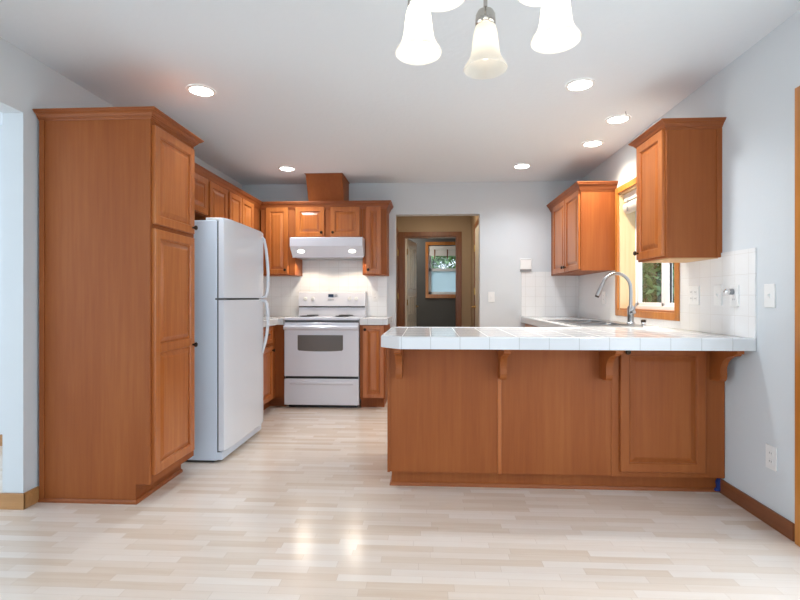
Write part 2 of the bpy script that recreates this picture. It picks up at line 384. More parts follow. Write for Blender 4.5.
# ---- patio door in the right wall
pd = casing('door_1', PY0, PY1, 0, PZ1, .06, WR, bottom=False)
MB().box(WR, RT, PY1-.015, PY1, 0, PZ1).box(WR, RT, PY0, PY0+.015, 0, PZ1).box(WR, RT, PY0, PY1, PZ1-.015, PZ1).obj('door_jamb', 'fir', pd)
for (a, b, xo) in ((PY0+.015, 1.25, .03), (1.19, PY1-.015, .07)):
    d = MB().box(WR+xo, WR+xo+.035, a, a+.08, .02, PZ1-.02, .003).box(WR+xo, WR+xo+.035, b-.08, b, .02, PZ1-.02, .003).box(WR+xo, WR+xo+.035, a, b, .02, .12, .003).box(WR+xo, WR+xo+.035, a, b, PZ1-.1, PZ1-.02, .003).obj('sliding_panel', 'vinyl', pd)
    box(WR+xo+.015, WR+xo+.02, a+.08, b-.08, .12, PZ1-.1).obj('door_pane', 'glass', d)

# ---- hall door frame, laundry door and window
hf = struct('door_2', MB().box(D0-.075, D0, HY-.016, HY, 0, DZ+.065, .003).box(D1, D1+.066, HY-.016, HY, 0, DZ+.065, .003).box(D0, D1, HY-.016, HY, DZ, DZ+.065, .003), 'hallwood')
MB().box(D0, D0+.018, HY, HY+.12, 0, DZ).box(D1-.018, D1, HY, HY+.12, 0, DZ).box(D0+.018, D1-.018, HY, HY+.12, DZ-.018, DZ).obj('door_jamb', 'hallwood', hf)
# open white panel door (thing)
dl = thing('panel_door', 'white panelled door standing open in the wood frame at the end of the hall', 'door', (D0+.02, HY+.13, 0))
def local_door(parent, org, ang, wid, ht, th=.035):
    R = Matrix.Rotation(ang, 3, 'Z'); o = Vector(org)
    def T(mb):
        for v in mb.bm.verts: v.co = R @ v.co + o
        return mb
    T(box(0, wid, -th/2, th/2, .012, ht, bev=.002)).obj('door_leaf', 'whitedoor', parent)
    for sgn in (-1, 1):
        for (za, zb) in ((.15, .75), (.85, 1.15), (1.25, ht-.12)):
            for (ua, ub) in ((.09, wid/2-.04), (wid/2+.04, wid-.09)):
                rr = []
                for i, w_ in ((0, 0), (.0, .004), (.018, .009), (.03, .003), (.05, .003), (.07, .008)):
                    rr.append([(ua+i, sgn*(th/2+w_), za+i), (ub-i, sgn*(th/2+w_), za+i), (ub-i, sgn*(th/2+w_), zb-i), (ua+i, sgn*(th/2+w_), zb-i)])
                T(MB().loops(rr)).obj('raised_panel', 'whitedoor', parent)
    k = MB()
    for sgn in (-1, 1):
        k.lathe([(.026, 0), (.026, .008), (.01, .012), (.01, .04)], (wid-.06, sgn*th/2, .98), 16, 'y', flip=sgn)
        k.tube([(wid-.06, sgn*(th/2+.04), .98), (wid-.10, sgn*(th/2+.045), .985), (wid-.17, sgn*(th/2+.045), .975)], [.011, .010, .008], 10)
    T(k).obj('door_handle', 'brass', parent)
    for z in (.25, 1.05, ht-.2):
        T(box(-.012, .004, -th/2-.012, -th/2+.002, z-.045, z+.045)).obj('hinge', 'brass', parent)
local_door(dl, (D0+.03, HY+.14, 0), radians(78.5), .64, 2.02)
# laundry window
lw = struct('window_3', MB().box(BX0-.052, BX0, BY-.018, BY, BZ0-.066, BZ1+.058, .003).box(BX1, BX1+.052, BY-.018, BY, BZ0-.066, BZ1+.058, .003).box(BX0, BX1, BY-.018, BY, BZ1, BZ1+.058, .003).box(BX0, BX1, BY-.018, BY, BZ0-.066, BZ0, .003), 'fir')
f = MB().box(BX0, BX0+.05, BY+.05, BY+.11, BZ0, BZ1).box(BX1-.05, BX1, BY+.05, BY+.11, BZ0, BZ1).box(BX0, BX1, BY+.05, BY+.11, BZ0, BZ0+.045).box(BX0, BX1, BY+.05, BY+.11, BZ1-.05, BZ1).box(BX0, BX1, BY+.05, BY+.11, 1.585, 1.635)
f.obj('window_frame', 'vinyl', lw)
box(BX0+.05, BX1-.05, BY+.078, BY+.084, BZ0+.045, 1.585).obj('lower_pane', 'frost', lw)
box(BX0+.05, BX1-.05, BY+.078, BY+.084, 1.635, BZ1-.05).obj('upper_pane', 'glass', lw)
# doors in the hall side walls
hr = struct('door_3', MB().box(HX1-.016, HX1, 6.36, 6.43, 0, 2.11, .003).box(HX1-.016, HX1, 5.52, 5.59, 0, 2.11, .003).box(HX1-.016, HX1, 5.59, 6.36, 2.04, 2.11, .003), 'hallwood')
box(HX1-.008, HX1+.01, 5.59, 6.36, .01, 2.04).obj('door_leaf', 'whitedoor', hr)
MB().box(HX1-.022, HX1-.006, 6.345, 6.372, 1.74, 1.83).box(HX1-.022, HX1-.006, 6.345, 6.372, 1.16, 1.25).obj('hinge', 'brass', hr)
MB().lathe([(.026, 0), (.026, .008), (.01, .012), (.01, .05)], (HX1-.008, 6.29, 1.0), 16, 'x', flip=-1).tube([(HX1-.055, 6.29, 1.0), (HX1-.06, 6.24, 1.0), (HX1-.06, 6.18, .995)], .009, 8).obj('door_handle', 'brass', hr)
hl = struct('door_4', MB().box(HX0, HX0+.016, 6.89, 6.96, 0, 2.11, .003).box(HX0, HX0+.016, 6.03, 6.10, 0, 2.11, .003).box(HX0, HX0+.016, 6.10, 6.89, 2.04, 2.11, .003), 'hallwood')
box(HX0-.01, HX0+.008, 6.10, 6.89, .01, 2.04).obj('door_leaf', 'hallwood', hl)
MB().box(HX0+.006, HX0+.022, 6.875, 6.902, 1.74, 1.83).box(HX0+.006, HX0+.022, 6.875, 6.902, 1.10, 1.19).obj('hinge', 'brass', hl)
hall_l = lamp('hall_light', 'AREA', (.1, 6.1, 2.40), 6.5, (1, .86, .66), (0,0,0), .25)
lamp('laundry_light', 'AREA', (-.5, 7.7, 2.38), 9, (1, .95, .88), (0,0,0), .25)

# ================================================================== BACKSPLASH
bs = tag(MB().box(WL+.008, -.463, YB-.008, YB, .909, 1.39).box(-1.45, -.70, YB-.008, YB, 1.39, 1.70).obj('tile_backsplash', 'tile_xz'), 'white square tile backsplash on the wall behind the range', 'backsplash')
tag(box(WL, WL+.008, 3.93, YB, .909, 1.39).obj('tile_backsplash', 'tile_yz'), 'white tile backsplash on the left wall between fridge and range corner', 'backsplash')
tag(box(1.047, WR-.008, YB-.008, YB, .909, 1.41).obj('tile_backsplash', 'tile_xz'), 'white tile backsplash below the wall thermostat, left of the sink corner', 'backsplash')
cw = .054
tag(MB().box(WR-.008, WR, WY1+cw, YB, .909, 1.375).box(WR-.008, WR, WY0-cw, WY1+cw, .909, WZ0-cw).box(WR-.008, WR, 2.497, WY0-cw, .909, 1.375).obj('tile_backsplash', 'tile_yz'),
    'white tile backsplash along the window wall above the sink counter', 'backsplash')

# ================================================================== CABINETS
CROWN = [(o, z-.014) for o, z in [(-.004, 2.088), (.004, 2.088), (.006, 2.098), (.012, 2.102), (.013, 2.112), (.018, 2.113), (.020, 2.122), (.027, 2.134), (.037, 2.142), (.037, 2.147), (.043, 2.148), (.044, 2.158), (.05, 2.160), (.05, 2.168), (-.004, 2.168)]]
CROWN_NEAR = [(o*.9, 2.088+(z-2.074)*.62) for o, z in CROWN]
# ---- pantry
PF = -1.50       # face-frame plane
PY_0, PY_1 = 2.475, 2.945
pt = thing('pantry_cabinet', 'tall cherry wood pantry cabinet beside the white fridge', 'cabinet', ((WL+PF)/2, 2.70, 0))
MB().box(WL+.015, PF-.02, PY_0, PY_1, .105, 2.10).box(WL+.015, PF-.085, PY_0, PY_1, 0, .105).obj('body', 'panel', pt)
box(WL+.015, WL+.043, PY_0-.008, PY_0, .02, 2.09, bev=.002).obj('scribe_strip', 'panel', pt)
MB().box(PF-.02, PF, PY_0-.004, PY_0+.025, .105, 2.10, .002).box(PF-.02, PF, PY_1-.03, PY_1, .105, 2.10, .002).box(PF-.02, PF, PY_0+.025, PY_1-.03, .105, .17).box(PF-.02, PF, PY_0+.025, PY_1-.03, 1.485, 1.535).box(PF-.02, PF, PY_0+.025, PY_1-.03, 2.045, 2.10).obj('face_frame', 'panel', pt)
MB().sweep([(WL+.015, PY_0), (PF-.085, PY_0), (PF-.085, PY_1)], [(0, 0), (.012, 0), (.012, .012), (.005, .02), (0, .02)]).obj('base_moulding', 'panely', pt)
MB().sweep([(WL+.01, PY_0), (PF, PY_0), (PF, PY_1), (PF-.2, PY_1)], CROWN_NEAR).obj('crown_moulding', 'panelx', pt)
front_panel(pt, '+x', 2.487, 2.918, 1.522, 2.06, PF+.02, knob=(2.892, 1.56))
front_panel(pt, '+x', 2.487, 2.918, .152, 1.496, PF+.02, knob=(2.892, .823), split=.84)

# ---- wall cabinets on the left wall
LF = -1.83
def upper(name, label, face, u0, u1, z0, z1, wf, wback, doors, group=None):
    # wf = face-frame coordinate outward; wback wall coordinate outward
    c = to3(face, (u0+u1)/2, z0, (wf+wback)/2)
    t = thing(name, label, 'cabinet', c, group)
    a = to3(face, u0, z0, wback); b = to3(face, u1, z1, wf-.019)
    box(a[0], b[0], a[1], b[1], z0, z1).obj('body', 'panel', t)
    def bx(mb, ua, ub, za, zb):
        a = to3(face, ua, za, wf-.019); b = to3(face, ub, zb, wf); mb.box(a[0], b[0], a[1], b[1], za, zb, .0015)
    ff = MB(); bx(ff, u0, u1, z0, z0+.03); bx(ff, u0, u1, z1-.035, z1)
    ed = [u0]+[v for d in doors for v in (d[0]+.008, d[1]-.008)]+[u1]
    for i in range(0, len(ed), 2): 
        if ed[i+1]-ed[i] > .002: bx(ff, ed[i], ed[i+1], z0+.03, z1-.035)
    ff.obj('face_frame', 'panel', t)
    for (ua, ub, kside) in doors:
        kz = z0+.055
        kn = None if kside is None else ((ua+.028 if kside == 'a' else ub-.028), kz)
        front_panel(t, face, ua, ub, z0+.012, z1-.004, wf+.019, knob=kn)
    return t
upper('wall_cabinet', 'short wall cabinet mounted over the fridge, next to the pantry', '+x', 3.035, 3.815, 1.79, 2.10, LF, WL, [(3.05, 3.42, 'b'), (3.44, 3.80, 'a')])
upper('wall_cabinet', 'single door wall cabinet behind the fridge top on the left wall', '+x', 3.82, 4.20, 1.365, 2.10, LF, WL, [(3.835, 4.18, 'b')])
upper('wall_cabinet', 'double door wall cabinet on the left wall ending at the back corner', '+x', 4.205, 5.31, 1.365, 2.10, LF, WL, [(4.22, 4.505, 'b'), (4.52, 4.82, 'a')])
BF = -(5.02)     # outward coordinate for '-y' face
upper('wall_cabinet', 'narrow single door wall cabinet left of the range hood', '-y', LF+.02, -1.435, 1.365, 2.10, BF, -YB+.002, [(-1.752, -1.508, 'b')])
upper('wall_cabinet', 'short double door wall cabinet directly above the range hood', '-y', -1.433, -.702, 1.765, 2.10, BF, -YB+.002, [(-1.437+.012, -1.112, 'b'), (-1.045, -.728, 'a')])
upper('wall_cabinet', 'slim single door wall cabinet right of the range hood', '-y', -.70, -.44, 1.365, 2.10, BF, -YB+.002, [(-.663, -.50, 'a')])
tag(MB().sweep([(LF, 3.04), (LF, -BF), (-.44, -BF), (-.44, YB)], CROWN).obj('crown_moulding', 'panelx'), 'cherry crown moulding running over the left and back wall cabinets', 'moulding')
# wedge shaped duct cover
dc = thing('duct_cover', 'wooden duct cover box standing on the cabinets above the range hood', 'duct cover', (-1.09, 5.17, 2.17))
MB().loops([[(-1.285, 5.03, 2.105), (-.90, 5.03, 2.105), (-.90, YB, 2.105), (-1.285, YB, 2.105)], [(-1.285, 4.885, 2.43), (-.90, 4.885, 2.43), (-.90, YB, 2.43), (-1.285, YB, 2.43)]]).obj('body', 'panel', dc)
MB().box(-1.295, -.89, 4.872, 4.886, 2.422, 2.44, .002).box(-.90, -.889, 4.872, YB, 2.422, 2.44, .002).box(-1.296, -1.285, 4.872, YB, 2.422, 2.44, .002).obj('top_trim', 'panelx', dc)

# ---- right wall upper cabinets
RF = -1.375
t = upper('wall_cabinet', 'large single door wall cabinet nearest the camera on the right wall', '-x', 2.785, 3.15, 1.35, 2.10, RF, -WR, [(2.80, 3.135, 'b')])
box(WR-.028, WR, 2.777, 2.785, 1.35, 2.09, bev=.002).obj('scribe_strip', 'panel', t)
MB().sweep([(WR, 2.785), (-RF, 2.785), (-RF, 3.15), (WR, 3.15)], CROWN_NEAR, side=-1).obj('crown_moulding', 'panelx', t)
box(1.40, WR-.01, 2.80, 3.14, 1.346, 1.3501).obj('bottom_panel', 'under', t)
t = upper('wall_cabinet', 'double door wall cabinet in the far corner left of the sink window', '-x', 4.30, 5.32, 1.365, 2.10, RF, -WR, [(4.315, 4.735, 'b'), (4.75, 5.19, 'a')])
MB().sweep([(WR, 4.30), (-RF, 4.30), (-RF, YB)], CROWN, side=-1).obj('crown_moulding', 'panelx', t)

# ---- base cabinets
t = thing('base_cabinet', 'base cabinet with drawer over door between fridge and range', 'cabinet', (-1.85, 4.6, 0))
MB().box(WL, -1.555-.019, 3.94, YB, .10, .8449).box(WL, -1.63, 3.94, YB, 0, .10).obj('body', 'panel', t)
MB().box(-1.574, -1.555, 3.94, 4.12, .10, .8449).box(-1.574, -1.555, 4.595, 4.74, .10, .8449).box(-1.574, -1.555, 4.12, 4.595, .83, .8449).box(-1.574, -1.555, 4.12, 4.595, .10, .125).box(-1.574, -1.555, 4.12, 4.595, .64, .69).box(-1.555, -1.464, 4.722, 4.74, .10, .8449).obj('face_frame', 'panel', t)
MB().box(-1.63, -1.464, 4.79, 4.81, 0, .10).obj('toe_kick', 'panelx', t)
front_panel(t, '+x', 4.10, 4.605, .115, .64, -1.536, knob=(4.57, .60))
front_panel(t, '+x', 4.10, 4.605, .675, .832, -1.536, name='drawer', knob=(4.40, .765), pull=True, fw=.035)
t = thing('base_cabinet', 'slim single door base cabinet just right of the range', 'cabinet', (-.56, 5.0, 0))
MB().box(-.685, -.43, 4.739, YB, .10, .8449).box(-.685, -.445, 4.79, YB, 0, .10).obj('body', 'panel', t)
MB().box(-.685, -.645, 4.72, 4.739, .10, .8449).box(-.447, -.43, 4.72, 4.739, .10, .8449).box(-.645, -.447, 4.72, 4.739, .82, .8449).box(-.645, -.447, 4.72, 4.739, .10, .125).obj('face_frame', 'panel', t)
front_panel(t, '-y', -.653, -.44, .112, .84, -4.70, knob=(-.63, .80), fw=.045)

# ---- peninsula
pn = thing('peninsula_cabinet', 'long cherry peninsula base cabinet with one door facing the camera', 'cabinet', (.7, 3.0, 0))
PB = 2.75
MB().box(-.235, WR-.003, PB+.019, 3.36, .095, .8449).box(-.215, WR-.003, PB+.055, 3.34, 0, .095).obj('body', 'panel', pn)
box(-.222, .405, PB+.004, PB+.0191, .098, .8449).obj('back_panel', 'panel', pn)
box(.425, 1.05, PB+.004, PB+.0191, .098, .8449).obj('back_panel', 'panel', pn)
box(-.237, -.222, PB-.002, PB+.03, .095, .8449, bev=.002).obj('corner_batten', 'panel', pn)
box(.405, .426, PB-.001, PB+.0191, .095, .8449, bev=.002).obj('joint_batten', 'door', pn)
MB().box(1.05, 1.115, PB, PB+.0191, .095, .8449, .0015).box(1.55, WR-.003, PB, PB+.0191, .095, .8449, .0015).box(1.115, 1.55, PB, PB+.0191, .095, .14).box(1.115, 1.55, PB, PB+.0191, .82, .8449).obj('face_frame', 'panel', pn)
front_panel(pn, '-y', 1.095, 1.567, .128, .838, -PB+.02, knob=(1.128, .812), mat_='panel')
MB().sweep([(-.215, 3.34), (-.215, PB+.055), (WR-.014, PB+.055)], [(0, 0), (.013, 0), (.012, .01), (.006, .018), (0, .02)]).obj('base_moulding', 'panelx', pn)
def corbel(x):
    y0 = PB+.003
    pr = [(y0, .8445), (y0-.24, .8445), (y0-.24, .826), (y0-.222, .822), (y0-.212, .812)]
    for k in range(1, 10):
        a = k/9*pi/2; pr.append((y0-.212+.112*sin(a), .722+.088*cos(a)))
    pr += [(y0-.103, .69), (y0-.098, .672), (y0-.085, .658), (y0, .655)]
    return MB().prism(pr, 'x', x, x+.036)
for x in (-.182, .404, .985, 1.597): corbel(x).obj('corbel', 'door' if False else 'panel', pn)
# ---- sink run base cabinets (mostly hidden)
t = thing('base_cabinet', 'sink base cabinet under the window counter behind the peninsula', 'cabinet', (1.38, 4.3, 0))
MB().box(1.095, 1.112, 3.365, YB-.002, .10, .8449).box(WR-.02, WR-.003, 3.365, YB-.002, .10, .8449).box(1.112, WR-.02, 3.365, YB-.002, .10, .12).box(1.112, WR-.02, 3.365, 3.383, .12, .8449).box(1.112, WR-.02, YB-.02, YB-.002, .12, .8449).box(1.15, WR-.003, 3.365, YB-.002, 0, .10).obj('body', 'panel', t)
for a, b in ((3.46, 3.86), (3.88, 4.28), (4.32, 4.78), (4.80, 5.26)):
    front_panel(t, '-x', a, b, .13, .65, -1.076, knob=((a+b)/2, .6)); front_panel(t, '-x', a, b, .67, .83, -1.076, name='drawer', knob=((a+b)/2, .76), pull=True, fw=.035)

# ================================================================== COUNTERTOPS
def edge(mb, x0, x1, y0, y1): mb.box(x0, x1, y0, y1, .845, .912, .006, 3)
ct = thing('countertop', 'white tiled countertop of the peninsula and the sink run', 'countertop', (.7, 3.0, .868))
E_ = .022
SX0, SX1, SY0, SY1 = 1.13, 1.56, 3.52, 4.42
top = MB()
top.prism([(-.252, 2.603), (-.150, 2.510), (WR-.003, 2.502+.008), (WR-.003, 3.36), (-.252, 3.36)], 'z', .8455, .908)
top.box(1.055, SX0, 3.36, YB-.003, .8455, .908).box(SX1, WR-.003, 3.36, YB-.003, .8455, .908).box(SX0, SX1, 3.36, SY0, .8455, .908).box(SX0, SX1, SY1, YB-.003, .8455, .908)
top.obj('tile_top', 'tile_top', ct)
def edge_prism(pts, m, nm='edge_tile'):
    # rounded lip strip following a plan polygon (4 pts outer0, outer1, inner1, inner0)
    o0, o1, i1, i0 = [Vector(p) for p in pts]
    rings = []
    for (o, i) in ((o0, i0), (o1, i1)):
        d = (i-o)
        P = lambda t, z: (o.x+d.x*t, o.y+d.y*t, z)
        rings.append([P(0, .845), P(0, .903), P(.12, .909), P(.3, .9115), P(.85, .9115), P(1, .9085), P(1, .847), P(.9, .845)])
    mb = MB(); mb.loops(rings); return mb.obj(nm, m, ct)
a = (-.260, 2.600); b = (-.152, 2.497); ai = (-.232, 2.611); bi = (-.142, 2.525)
edge_prism([b, (WR-.003, 2.497), (WR-.003, 2.525), bi], 'tile_ex')
edge_prism([a, b, bi, ai], 'tile_e')
edge_prism([(-.260, 3.37), a, ai, (-.232, 3.342)], 'tile_ey')
edge_prism([(1.045, 3.37), (-.260, 3.37), (-.232, 3.342), (1.073, 3.342)], 'tile_ex')
edge_prism([(1.045, YB-.009), (1.045, 3.37), (1.073, 3.342), (1.073, YB-.009)], 'tile_ey')
c2 = thing('countertop', 'white tiled countertop wrapping the corner left of the range', 'countertop', (-1.8, 4.6, .868))
MB().box(WL+.009, -1.53, 3.93, YB-.009, .8455, .908).box(-1.53, -1.466, 4.71, YB-.009, .8455, .908).obj('tile_top', 'tile_top', c2)
MB().box(-1.532, -1.512, 3.93, 4.69, .845, .911, .005).obj('edge_tile', 'tile_ey', c2)
MB().box(-1.532, -1.466, 4.69, 4.711, .845, .911, .005).obj('edge_tile', 'tile_ex', c2)
c3 = thing('countertop', 'short white tiled countertop right of the range', 'countertop', (-.54, 5.0, .868))
box(-.686, -.425, 4.715, YB-.009, .8455, .908).obj('tile_top', 'tile_top', c3)
MB().box(-.686, -.403, 4.695, 4.716, .845, .911, .005).obj('edge_tile', 'tile_ex', c3)
MB().box(-.425, -.403, 4.717, YB-.009, .845, .911, .005).obj('edge_tile', 'tile_ey', c3)

# ================================================================== SINK + FAUCET
sk = thing('sink', 'stainless double bowl sink in the counter under the window', 'sink', (1.34, 3.97, .9))
def rr(x0, x1, y0, y1, r, z, n=5):
    p = []
    for cx, cy, a0 in ((x1-r, y1-r, 0), (x0+r, y1-r, 90), (x0+r, y0+r, 180), (x1-r, y0+r, 270)):
        for k in range(n+1):
            a = radians(a0+90*k/n); p.append((cx+r*cos(a), cy+r*sin(a), z))
    return p
def bowl(y0, y1):
    x0, x1 = SX0+.03, SX1-.06
    mb = MB(); mb.loops([rr(x0-.004, x1+.004, y0-.004, y1+.004, .05, .908), rr(x0, x1, y0, y1, .046, .905), rr(x0+.006, x1-.006, y0+.006, y1-.006, .045, .76), rr(x0+.03, x1-.03, y0+.03, y1-.03, .03, .735)], caps=False)
    mb.bm.faces.new([mb.bm.verts.new(p) for p in rr(x0+.03, x1-.03, y0+.03, y1-.03, .03, .735)])
    mb.smooth = True; mb.obj('bowl', 'steel', sk)
bowl(SY0+.03, 3.955); bowl(3.985, SY1-.03)
r_ = MB().box(SX0-.012, SX0+.03, SY0-.012, SY1+.012, .9075, .917, .003).box(SX1-.06, SX1+.012, SY0-.012, SY1+.012, .9075, .917, .003).box(SX0+.03, SX1-.06, SY0-.012, SY0+.03, .9075, .917, .003).box(SX0+.03, SX1-.06, SY1-.03, SY1+.012, .9075, .917, .003).box(SX0+.03, SX1-.06, 3.955, 3.985, .9, .916, .003)
r_.obj('rim', 'steel', sk)
for y in (3.75, 4.19): MB().lathe([(.0, .0), (.04, .0), (.042, .003), (.0, .003)], (1.33, y, .736), 20).obj('drain', 'chrome', sk)
fc = thing('faucet', 'brushed steel gooseneck pull down faucet standing behind the sink', 'faucet', (1.565, 3.72, .909))
fx, fy = 1.568, 3.72
MB().lathe([(.030, .009), (.030, .018), (.024, .025), (.023, .07), (.025, .075), (.025, .135), (.017, .15)], (fx, fy, .908), 24).obj('base', 'steel', fc)
pts = [(fx, fy, 1.03), (fx, fy, 1.17)]
for k in range(1, 13):
    a = pi*k/12*.9; pts.append((fx-.108*(1-cos(a)), fy+.01*k/12, 1.19+.118*sin(a)))
MB().tube(pts, .0125, 14).obj('spout', 'steel', fc)
e = Vector(pts[-1]); d = (Vector(pts[-1])-Vector(pts[-2])).normalized()
MB().tube([e-d*.01, e+d*.02, e+d*.075, e+d*.10], [.013, .0155, .018, .0165], 14).obj('spray_head', 'steel', fc)
MB().tube([e+d*.098, e+d*.112], [.0165, .0145], 14).obj('spray_tip', 'bronze', fc)
MB().tube([(fx, fy-.018, 1.005), (fx+.004, fy-.05, 1.01)], [.016, .015], 12).tube([(fx+.003, fy-.045, 1.012), (fx+.01, fy-.055, 1.05), (fx+.02, fy-.06, 1.08)], [.006, .006, .007], 8).obj('lever', 'steel', fc)
ag = thing('air_gap_cap', 'small dark and chrome cap on the counter beside the faucet', 'air gap', (1.61, 3.60, .909))
MB().lathe([(.019, -.001), (.019, .008), (.014, .012), (.014, .026)], (1.61, 3.60, .909), 16).obj('base', 'chrome', ag)
MB().lathe([(.016, .026), (.018, .03), (.018, .042), (.012, .047)], (1.61, 3.60, .909), 16).obj('cap', 'bronze', ag)
tag(MB().lathe([(.022, -.001), (.024, .004), (.018, .008), (.004, .009)], (1.60, 3.40, .909), 16).obj('hole_cover', 'plastic'), 'flat round white cover on the counter in front of the faucet', 'cover')

# ================================================================== FRIDGE
fr = thing('refrigerator', 'white top freezer refrigerator between pantry and base cabinets', 'refrigerator', (-1.78, 3.49, 0))
FY0, FY1, FXB, FXD = 3.11, 3.875, -1.425, -1.365
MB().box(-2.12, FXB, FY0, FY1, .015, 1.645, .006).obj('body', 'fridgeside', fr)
box(FXB, FXB+.014, FY0+.006, FY1-.006, .07, 1.64).obj('gasket', 'gasket', fr)
def curved_door(z0, z1, name):
    mb = MB(); pr = []
    n = 10; yc = (FY0+FY1)/2; hw = (FY1-FY0)/2
    pr.append((FXB+.012, FY0)); 
    for k in range(n+1):
        y = FY0+(FY1-FY0)*k/n; u = (y-yc)/hw
        pr.append((FXD+.004*(1-u*u)-(.012 if k in (0, n) else 0), y))
    pr.append((FXB+.012, FY1))
    mb.prism(pr, 'z', z0, z1)
    es = [e for e in mb.bm.edges if abs(e.verts[0].co.z-e.verts[1].co.z) < 1e-5 and e.verts[0].co.x > FXB+.03 and e.verts[1].co.x > FXB+.03]
    bmesh.ops.bevel(mb.bm, geom=es, offset=.006, segments=3, affect='EDGES')
    mb.smooth = True; return mb.obj(name, 'fridge', fr)
fd = curved_door(1.117, 1.66, 'freezer_door'); rd = curved_door(.082, 1.103, 'refrigerator_door')
hy = FY1-.075
MB().tube([(FXD-.002, hy+.03, 1.62), (FXD+.012, hy+.03, 1.60), (FXD+.028, hy+.028, 1.52), (FXD+.040, hy+.024, 1.42), (FXD+.048, hy+.02, 1.32), (FXD+.048, hy+.015, 1.22), (FXD+.040, hy+.01, 1.15), (FXD+.03, hy+.006, 1.127), (FXD-.004, hy, 1.122)], [.007, .010, .012, .013, .013, .013, .013, .012, .011], 10).obj('handle', 'fridge', fd)
MB().tube([(FXD-.004, hy, 1.098), (FXD+.03, hy+.006, 1.092), (FXD+.040, hy+.01, 1.07), (FXD+.048, hy+.015, 1.0), (FXD+.046, hy+.02, .90), (FXD+.036, hy+.024, .82), (FXD+.022, hy+.028, .75), (FXD+.006, hy+.03, .70), (FXD-.002, hy+.03, .66)], [.011, .012, .013, .013, .013, .013, .012, .010, .007], 10).obj('handle', 'fridge', rd)
box(FXB-.08, FXB+.03, FY0+.005, FY0+.055, 1.645, 1.663, bev=.004).obj('hinge_cover', 'plastic', fr)
box(FXB-.01, FXD-.008, FY0-.002, FY0+.04, 1.104, 1.116).obj('hinge', 'gasket', fr)
MB().box(FXB-.02, FXB+.035, FY0+.004, FY1-.01, .02, .072, .003).obj('kick_grille', 'fridgeside', fr)
MB().box(-2.1, FXB-.03, FY0+.02, FY1-.02, 0, .018).obj('base', 'black', fr)

# ================================================================== RANGE
rg = thing('range_stove', 'white electric range with dark oven window below the hood', 'stove', (-1.073, 5.0, 0))
RX0, RX1 = -1.456, -.692
box(RX0+.002, RX1-.002, 4.735, 5.31, .03, .885).obj('body', 'range', rg)
MB().box(RX0+.03, RX1-.03, 4.76, 5.3, 0, .03).obj('plinth', 'black', rg)
MB().box(RX0, RX1, 4.70, 5.25, .893, .917, .005).obj('cooktop', 'range', rg)
box(RX0+.004, RX1-.004, 4.715, 4.74, .862, .894).obj('vent_gap', 'gasket', rg)
od = MB().box(RX0+.002, RX1-.002, 4.695, 4.735, .325, .868, .007, 3).obj('oven_door', 'range', rg)
wp = []
wx0, wx1, wz0, wz1 = -1.315, -.853, .578, .742
wp = [(wx0, wz1), (wx0, wz0+.02)] + [(wx0+.01+(wx1-wx0-.02)*k/8, wz0+.008*((k-4)/4)**2) for k in range(9)] + [(wx1, wz0+.02), (wx1, wz1)]
MB().prism(wp, 'y', 4.6925, 4.70).obj('oven_window', 'ovenglass', od)
hb = MB(); hb.prism([(4.697, .835), (4.668, .84), (4.655, .828), (4.655, .808), (4.668, .797), (4.697, .79)], 'x', RX0+.006, RX1-.006)
hb.smooth = True; hb.obj('door_handle', 'range', od)
dw = MB().box(RX0+.002, RX1-.002, 4.697, 4.735, .035, .30, .006, 3).obj('storage_drawer', 'range', rg)
hp = MB(); hp.prism([(4.70, .275), (4.683, .27), (4.681, .258), (4.70, .235)], 'x', RX0+.06, RX1-.06); hp.obj('drawer_grip', 'range', dw)
box(RX0+.01, RX1-.01, 4.715, 4.736, .298, .328).obj('door_gap', 'black', rg)
# backguard
bg = MB(); bg.prism([(5.25, .90), (5.22, .905), (5.215, 1.02), (5.195, 1.03), (5.215, 1.178), (5.235, 1.19), (5.31, 1.19), (5.31, .90)], 'x', RX0+.01, RX1-.004); b_ = bg.obj('backguard', 'range', rg)
box(RX0+.012, RX1-.006, 5.207, 5.222, 1.012, 1.026).obj('backguard_gap', 'black', b_)
box(-1.11, -1.052, 5.199, 5.21, 1.128, 1.16).obj('clock_display', 'ledblue', b_)
for k in range(7): pass
MB().box(-1.115, -1.045, 5.1965, 5.206, 1.094, 1.100).obj('badge', 'greyplastic', b_)
MB().box(-1.04, -1.01, 5.1995, 5.21, 1.148, 1.154).box(-1.04, -1.01, 5.1995, 5.21, 1.134, 1.140).obj('button_row', 'greyplastic', b_)
for x in (-1.37, -1.285, -.872, -.795):
    k = MB().lathe([(.022, 0), (.022, .006), (.017, .01), (.015, .022), (.002, .023)], (x, 5.203, 1.108), 18, 'y', flip=-1)
    k.box(x-.0035, x+.0035, 5.172, 5.19, 1.091, 1.125, .001).obj('control_knob', 'plastic', b_)
for (x, y, r) in ((-1.26, 4.86, .10), (-.89, 4.86, .085), (-1.26, 5.10, .08), (-.89, 5.10, .10)):
    p = MB(); p.lathe([(r*1.18, .0), (r*1.2, .006), (r*1.08, .004), (r*.9, .001), (.02, -.001)], (x, y, .917), 28, caps=False)
    bu = p.obj('burner_pan', 'chrome', rg)
    q = MB(); sp = []
    for k in range(90):
        a = k/90*2*pi*3.5; rr_ = .015+(r*.85-.015)*k/90; sp.append((x+rr_*cos(a), y+rr_*sin(a), .928))
    q.tube(sp, .0045, 6).obj('coil', 'black', bu)

